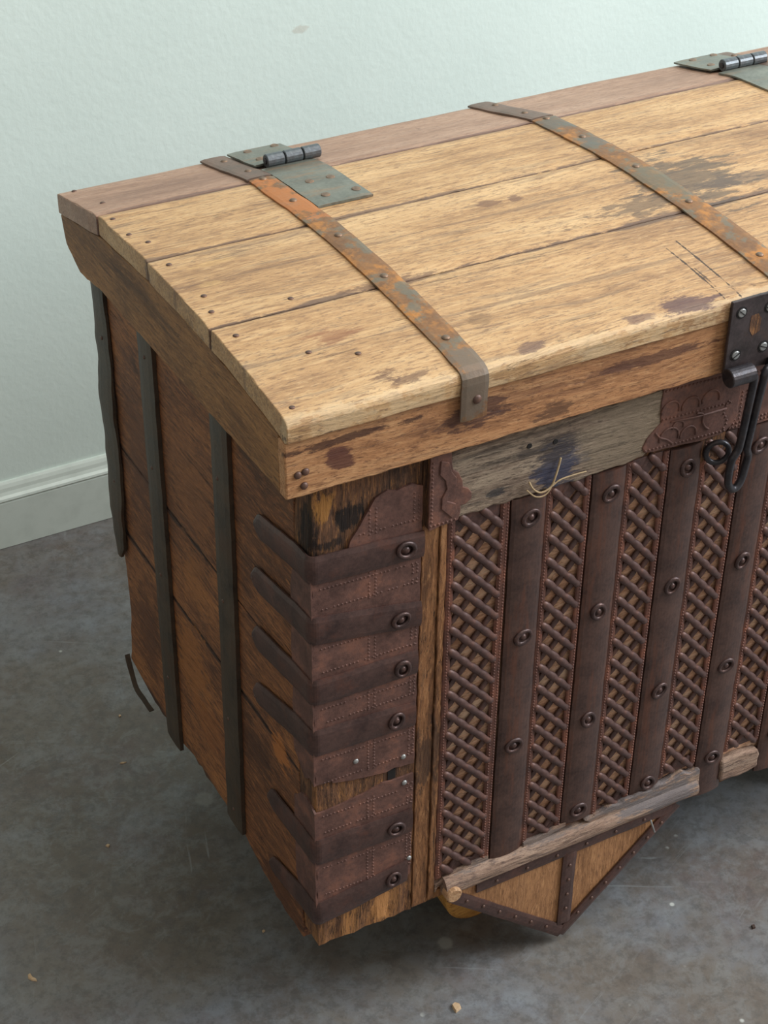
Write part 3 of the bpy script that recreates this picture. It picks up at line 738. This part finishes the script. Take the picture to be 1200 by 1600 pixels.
# middle: two overlapping embossed plates
PM = [(.3860, .610), (.3865, .580), (.3885, .5700), (.3800, .562), (.3725, .555), (.3680, .545), (.3715, .539), (.383, .5375), (.400, .5365), (.425, .5340), (.4498, .5320), (.462, .5325), (.474, .5350), (.481, .541), (.486, .550), (.486, .610)]
p1_ = part('embossed_plate', plate(PM, 'xz', -.0075, .0, jit=.0008, seg=.005), 'plate', bevel=.001)
PM2 = [(.4790, .610), (.4790, .5335), (.512, .5310), (.548, .5300), (.586, .5290), (.586, .610)]
p2_ = part('embossed_plate', plate(PM2, 'xz', -.0060, .0, jit=.0006, seg=.005), 'plate', bevel=.001)
def arch(cx, cz, r, a0, a1, y, n=9, rr=.0011):
    return tube([(cx+r*math.cos(a0+(a1-a0)*i/n), y, cz+r*math.sin(a0+(a1-a0)*i/n)) for i in range(n+1)], rr, 6)
em = []
for (cx, cz, r) in ((.398, .582, .011), (.423, .580, .011), (.448, .581, .011), (.400, .549, .012), (.424, .546, .010), (.410, .5595, .007)):
    em.append(arch(cx, cz, r, -.3, math.pi+.2, -.0078))
em += [tube(smoothpath([(.432, -.0078, .569), (.440, -.0080, .566), (.441, -.0080, .556), (.445, -.0080, .549), (.450, -.0078, .545)]), .0012, 6),
       tube(smoothpath([(.382, -.0078, .560), (.388, -.0080, .553), (.397, -.0080, .548), (.405, -.0078, .541)]), .0012, 6),
       tube([(.400, -.0078, .5680), (.430, -.0080, .5650), (.470, -.0078, .5640)], .0012, 6)]
link('emboss', join_meshes(em), M['plate'], p1_, (0, 0, 0), smooth=True)
bl = [(.390+.0047*i, .5735-.0002*i, .0016) for i in range(19)] + [(.372+.0047*i, .5415-.00022*i, .0016) for i in range(22)] + [(.390+.0047*i, .6070-.0002*i, .0015) for i in range(18)]
bl += [(.470+.003*math.sin(i), .540+.0046*i, .0015) for i in range(8)]
link('beading', beads(bl, -.0076, .9), M['plate'], p1_, (0, 0, 0), kind='stuff')
link('beading', beads([(.483+.0047*i, zz, .0016) for zz in (.597, .591, .5405, .536) for i in range(22)] + [(.4845+.006*(i % 3), .545+.0046*(i//3), .0013) for i in range(24)], -.0061, .9), M['plate'], p2_, (0, 0, 0), kind='stuff')
part('weathered_board', plate([(.588, .5290), (L-.140, .5290), (L-.142, .608), (.588, .608)], 'xz', -.0125, .0, jit=.0014, seed=13), 'grey', bevel=.0025)

# ------------------------------------------------ lid straps, hinges, hasp
SL, SM, SR = .1535, .5145, L-.1735
def lid_path(x, y0, y1, n, dx=0.0, e=.0004):
    return [(x+dx*(i/n), y0+(y1-y0)*i/n, prof(y0+(y1-y0)*i/n)+e) for i in range(n+1)]
NZ = disc_mesh([(.0042, 0), (.0042, .0005), (.0030, .0016), (.0010, .0020)], 14, 'z')
for (x, xb, wf, wb_, drop) in ((SL, .151, .029, .030, .655), (SM, .503, .032, .030, .655), (SR, SR, .029, .030, .655)):
    P = lid_path(x, .4225, -.018, 26)[:]
    P += [(x, -.0235, .7022), (x, -.0262, .6985), (x, -.0268, .692), (x, -.0268, .675), (x, -.0262, drop)]
    wlist = [wf]*(len(P)-8)+[wf*.97]*8
    s_ = part('lid_strap', strap(P, (1, 0, 0), wlist, thick=.0024, dome=.0004, wob=.0010, seed=x*9, nrm=None), 'lidstrap', label='rusty orange and grey iron strap over the lid')
    if s_:  # make sure the strap's outside faces up
        pass
    for y in (.418, .344, .241, .145, .026):
        link('nail', NZ, M['nail'] if y < .2 else M['screw'], s_, (x, y, prof(y)+.0030), smooth=True)
    if x != SM:
        link('nail', disc_mesh([(.0048, 0), (.0048, .0006), (.0036, .0020), (.0010, .0026)], 14, 'y'), M['nail'], s_, (x+.002, -.0292, .676), smooth=True)
    Pb = lid_path(xb, .5485, .4265, 10, x-xb)
    b_2 = part('back_strap', strap(Pb, (1, 0, 0), wb_, thick=.0026, dome=.0004, wob=.0010, seed=x*5), 'backstrap', label='dull iron strap end on the back plank of the lid')
    for y in (.523, .458): link('nail', NZ, M['nail'], b_2, (x+(xb-x)*.5+.002, y, prof(y)+.0032), smooth=True)

def hinge(x0, x1, seed):
    hh = bpy.data.objects.new('hinge', None); COL.objects.link(hh); hh.parent = chest
    WP[hh.name] = Vector(((x0+x1)/2, .45, .70)); hh.location = WP[hh.name]-WP[chest.name]
    xc = (x0+x1)/2; wd = x1-x0
    link('leaf', strap(lid_path(xc, .545, .470, 8, e=.0030), (1, 0, 0), wd, thick=.0026, dome=0, wob=.0006, seed=seed), M['hinge'], hh, (0, 0, 0))
    link('leaf', strap(lid_path(xc, .456, .316, 14, e=.0004), (1, 0, 0), wd*.97, thick=.0028, dome=0, wob=.0008, seed=seed+1), M['hinge'], hh, (0, 0, 0))
    zc = prof(.462)+.0095; n = 3; bx0 = x0+.010; bl_ = (x1+.010-bx0)/n
    for i in range(n):
        m = disc_mesh([(.0068, 0), (.0076, .0008), (.0077, bl_-.0024), (.0068, bl_-.0014)], 16, 'x')
        for v in m.vertices: v.co.x = -v.co.x
        m.flip_normals()
        link('knuckle', m, M['knuckle'], hh, (bx0+i*bl_, .4625, zc), smooth=False, bevel=.0006)
    link('pin', disc_mesh([(.0035, 0), (.0035, wd+.001)], 10, 'x'), M['dark'], hh, (x1+.0095, .4625, zc))
    SC = [(.021, .534), (.056, .537), (.017, .492), (.025, .384), (.050, .384), (.022, .340), (.057, .338)]
    for (dx, y) in SC:
        s = disc_mesh([(.0050, 0), (.0050, .0006), (.0042, .0011), (.0006, .0012)], 16, 'z')
        zz = prof(y)+(.0056 if y > .46 else .0032)
        q = link('screw', s, M['screw'], hh, (x0+dx, y, zz), smooth=False)
        q.rotation_euler = (0, 0, random.uniform(0, 3))
hinge(.1675, .2345, 2.0); hinge(.7905, .8575, 5.0)
SLOT = None

# nails in the lid ends
NL = disc_mesh([(.0030, 0), (.0030, .0004), (.0022, .0009), (.0006, .0011)], 10, 'z')
for (x, y) in ((-.024, .404), (-.025, .356), (-.016, .327), (-.019, .266), (-.015, .191), (-.021, .160), (-.018, .112), (-.020, -.008), (-.018, .540), (-.012, .466), (.030, .060), (.056, .150), (.07, .04)):
    for mir in (0, 1):
        xx = L-x if mir else x
        link('nail', NL, M['nail'], chest, (xx, y, prof(y)+(.0000)), smooth=True)
NF = disc_mesh([(.0038, 0), (.0038, .0010), (.0026, .0022), (.0008, .0026)], 12, 'y')
for (x, z) in ((-.0225, .6440), (-.0150, .6455), (-.0165, .6310)):
    link('nail', NF, M['nail'], chest, (x, -.0218, z), smooth=True)

# hasp plate with screws, barrel pieces, loop
hp = part('hasp_plate', plate([(.4405, .6225), (.5300, .6205), (.5310, .7040), (.4405, .7040)], 'xz', -.0300, -.0262, jit=.0004), 'haspplate', bevel=.0008)
SCF = disc_mesh([(.0052, 0), (.0052, .0008), (.0044, .0014), (.0006, .0015)], 16, 'y')
def fscrew(x, z, mat, s=1.0, slot=.6):
    link('washer', disc_mesh([(.0066, 0), (.0066, .0003)], 16, 'y'), M['hole'], hp, (x, -.0301, z))
    q = link('screw', SCF, M[mat], hp, (x, -.0303, z)); q.scale = (s, s, s)
    m = box(-.0046, .0046, -.0018, -.0010, -.0005, .0005, jit=0)
    r = link('screw_slot', m, M['hole'], hp, (x, -.0303, z)); r.rotation_euler = (0, slot, 0)
fscrew(.4525, .6900, 'silver', .9, .7); fscrew(.4520, .6430, 'brass', .9, -.5); fscrew(.4860, .6440, 'brass', .9, .4); fscrew(.4870, .6880, 'brass', .9, .2)
link('worn_hole', plate([(.4660, .6830), (.4740, .6840), (.4790, .6780), (.4780, .6640), (.4700, .6600), (.4650, .6680)], 'xz', -.0303, -.0298, jit=.0005, seg=.003), M['post'], hp, (0, 0, 0), label='ragged worn hole showing dark wood')
for (x0, x1) in ((.4400, .4700), (.4930, .5290)):
    m = disc_mesh([(.0090, 0), (.0098, .0010), (.0098, x1-x0-.0010), (.0090, x1-x0)], 20, 'x')
    for v in m.vertices: v.co.x = -v.co.x
    m.flip_normals()
    link('barrel', m, M['dark'], hp, (x0, -.0375, .6230), bevel=.0006)
loop = smoothpath([(.4550, -.0390, .6235), (.4650, -.0400, .6235), (.4695, -.0420, .6200), (.4700, -.0420, .6120), (.4695, -.0400, .5800), (.4685, -.0370, .5360), (.4655, -.0360, .5260), (.4625, -.0350, .5180), (.4625, -.0340, .5000), (.4640, -.0335, .4880), (.4700, -.0335, .4800), (.4765, -.0335, .4810),
    (.4810, -.0335, .4900), (.4830, -.0340, .5050), (.4835, -.0350, .5190), (.4800, -.0360, .5270), (.4790, -.0370, .5360), (.4805, -.0400, .5800), (.4825, -.0420, .6120), (.4835, -.0420, .6200), (.4880, -.0400, .6235), (.4980, -.0390, .6235)], 4)
part('hasp', tube(loop, .0043, 10), 'dark', smooth=True, label='long looped dark iron hasp hanging from the lid plate')
# ring staple
ring = [(.4625+.0100*math.cos(a), -.0120-.0060*math.cos(a)-.002*math.sin(a), .5150+.0140*math.sin(a)) for a in [2*math.pi*i/20 for i in range(20)]]
part('staple_ring', tube(ring, .0030, 8, closed=True), 'dark', smooth=True, label='dark iron ring staple on the chest front')
part('torn_patch', plate([(.446, .530), (.478, .531), (.476, .515), (.470, .500), (.462, .508), (.452, .500), (.444, .512)], 'xz', -.0034, -.0010, jit=.0012, seg=.003), 'post', label='torn bit of wood showing behind the ring')

# ------------------------------------------------ bottom rails and bracket
def log(x0, x1, yc, zc, ry, rz, sd, n=40, seg=16):
    vs = []; fs = []
    for i in range(n+1):
        x = x0+(x1-x0)*i/n
        for j in range(seg):
            a = 2*math.pi*j/seg; k = 1+.10*nz(x*24, math.cos(a)*1.5+sd, math.sin(a)*1.5)
            vs.append((x, yc+ry*k*math.cos(a), zc+rz*k*math.sin(a)))
    for i in range(n):
        for j in range(seg):
            a = i*seg+j; b = i*seg+(j+1) % seg; fs.append((a, b, b+seg, a+seg))
    fs += [tuple(range(seg)), tuple(range((n+1)*seg-1, n*seg-1, -1))]
    return mesh_from(vs, fs)
part('bottom_rail', log(.1560, .5060, -.0035, .0175, .0115, .0135, 1.0, 90), 'rail', label='rounded worn wooden rail under the pierced panels')
part('rail_end', disc_mesh([(.0090, 0), (.0100, .001), (.0100, .012), (.0085, .0135)], 18, 'y'), 'raillight', origin=(.1635, -.0060, .0120), bevel=.0008, label='pale round dowel end at the rail corner')
part('bottom_rail', plate([(.5425, .008), (.585, .0065), (.600, .010), (.6005, .030), (.595, .040), (.570, .044), (.5425, .042)], 'xz', -.0085, .004, jit=.0012, seg=.004, seed=4), 'rail', bevel=.003)
part('bottom_rail', log(.638, L-.16, -.0035, .0175, .0115, .0135, 4.0, 60), 'rail')
# splintered sliver between rail and panels
part('sliver', plate([(.146, .012), (.150, .020), (.180, .030), (.216, .0330), (.216, .0385), (.175, .0360), (.146, .024)], 'xz', -.0042, .002, jit=.0006, seg=.004), 'rail')
part('sliver', plate([(.262, .030), (.30, .034), (.318, .038), (.318, .043), (.30, .040), (.262, .036)], 'xz', -.0060, .002, jit=.0008, seg=.004), 'rail')
part('sliver', plate([(.345, .034), (.37, .040), (.41, .044), (.452, .046), (.480, .050), (.507, .044), (.510, .012), (.46, .018), (.40, .024), (.35, .028)], 'xz', -.0085, .002, jit=.0022, seg=.003, seed=7), 'rail', bevel=.0015, label='grey splintered wood above the rail')
part('bottom_board', box(.12, L-.12, .0, .016, -.001, .010, jit=.0005), 'post')
part('underside', box(.02, L-.02, .02, D-.02, -.004, .003, jit=0), 'carcass')

def bracket(x0, x1, sd):
    br = bpy.data.objects.new('bracket', None); COL.objects.link(br); br.parent = chest
    xm = (x0+x1)/2; zt = .005; zb = -.147
    WP[br.name] = Vector((xm, 0, zt)); br.location = WP[br.name]-WP[chest.name]
    def k(name, me, mat, **q): return link(name, me, M[mat], br, (0, 0, 0), **q)
    k('bracket_board', plate([(x0+.004, zt), (xm-.0005, zt), (xm-.0005, zb+.003)], 'xz', -.0060, .012, jit=.0003), 'bracketwood')
    k('bracket_board', plate([(xm+.0005, zt), (x1-.004, zt), (xm+.0005, zb+.003)], 'xz', -.0050, .012, jit=.0003), 'bracketwood')
    def st(p, q, wd, y, nm='bracket_strap'):
        p = Vector((p[0], y, p[1])); q = Vector((q[0], y, q[1])); t = (q-p).normalized(); s = t.cross(Vector((0, 1, 0)))
        return k(nm, strap([p, q], s, wd, thick=.0024, dome=.0003, wob=.0007, nrm=(0, -1, 0), seed=wd*300, ncross=4), 'band')
    S1 = st((x0+.002, zt-.006), (xm+.003, zb+.004), .0165, -.0062)
    S2 = st((xm, zb+.002), (x1-.002, zt-.004), .0150, -.0064)
    S3 = st((x0+.034, zt-.008), (x1-.010, zt-.006), .0160, -.0068)
    S4 = st((xm+.004, zt-.012), (xm+.004, zb+.020), .0185, -.0070)
    T2 = disc_mesh([(.0023, 0), (.0023, .0006), (.0014, .0014), (.0004, .0016)], 10, 'y')
    def nails(S, a, b, n, y):
        for i in range(n):
            t = (i+.5)/n; o = link('nail', T2, M['silver'] if i % 2 else M['nail'], S, (a[0]+(b[0]-a[0])*t, y, a[1]+(b[1]-a[1])*t), smooth=True)
    nails(S1, (x0+.01, zt-.012), (xm-.01, zb+.016), 6, -.0090)
    nails(S2, (xm+.014, zb+.02), (x1-.014, zt-.016), 7, -.0092)
    nails(S3, (x0+.04, zt-.008), (x1-.03, zt-.006), 6, -.0096)
    nails(S4, (xm+.004, zt-.020), (xm+.004, zb+.034), 4, -.0098)
    if sd == 1:
        k('nail_shank', tube([(x1-.040, -.008, zt-.012), (x1-.036, -.014, zt-.030)], .0012, 6), 'silver', label='bent bright nail sticking out')
bracket(.1650, .4820, 1); 

# wheels under the body
for (cx, cy) in ((.256, .088), (L-.256, .088), (.256, .45), (L-.256, .45)):
    wh = part('wheel', disc_mesh([(.040, -.016), (.0445, -.013), (.0450, .013), (.040, .016)], 36, 'y'), 'wheel', origin=(cx, cy, FZ+.0452), bevel=.001)
    link('hub', disc_mesh([(.012, .016), (.012, .020), (.009, .022)], 18, 'y'), M['dark'], wh, (cx, cy, FZ+.0452))
    part('wheel_fork', box(cx-.02, cx+.02, cy+.018, cy+.034, FZ+.030, -.002, jit=0), 'carcass')

# ---------------------------------------------------------------- loose bits on the floor
def chip(outline, loc, rot, h, label, name='wood_chip', mat='chip', cat='wood chip'):
    me = plate(outline, 'xy', 0, h, jit=.0003, seg=.002)
    for v in me.vertices:
        if v.co.z > h*.5: v.co.x *= .85; v.co.y *= .85; v.co.z += .0012*nz(v.co.x*200, v.co.y*200, 1)
    o = link(name, me, M[mat], None, (loc[0], loc[1], FZ+.0001), bevel=.0003)
    o.rotation_euler = (0, 0, rot); o['label'] = label; o['category'] = cat
chip([(-.006, .004), (-.0045, -.0015), (.0, -.0045), (.007, -.006), (.0055, -.003), (.0, .0005), (-.0035, .006)], (-.262, .239), -.5, .0025,
     'curved pale cream wood chip on the concrete, far left of the chest corner')
chip([(-.006, -.004), (.003, -.005), (.006, .0), (.004, .006), (-.001, .0065), (-.004, .002)], (.162, -.037), .4, .004,
     'small rounded tan wood chip on the floor in front of the chest corner')
chip([(-.003, -.002), (.002, -.003), (.004, .001), (.0, .003)], (.5477, -.1014), .2, .003,
     'tiny dark brown crumb on the floor at the right, beyond the triangular bracket', 'crumb', 'carcass', 'crumb')
chip([(-.003, -.001), (.001, -.002), (.003, .001), (.0, .002)], (0.002, 0.626), .6, .0015,
     'tiny white flake on the concrete just below the bent strip behind the chest', 'paint_flake', 'chip', 'flake')
chip([(-.005, -.001), (.0, -.002), (.005, .0), (.0, .0008)], (-0.029, 0.535), -.3, .0015,
     'thin pale sliver on the concrete left of the chest side, below the bent strip', 'wood_sliver', 'chip', 'sliver')
chip([(-.0025, -.002), (.002, -.0025), (.003, .001), (-.001, .003)], (-0.104, 0.399), .9, .002,
     'tiny tan crumb on the floor midway down the left part of the photo', 'wood_crumb', 'chip', 'crumb')
chip([(-.002, -.0015), (.002, -.001), (.0025, .002), (-.001, .002)], (0.012, 0.175), .2, .0015,
     'tiny white crumb on the floor just left of the front bottom corner of the chest', 'paint_crumb', 'chip', 'crumb')
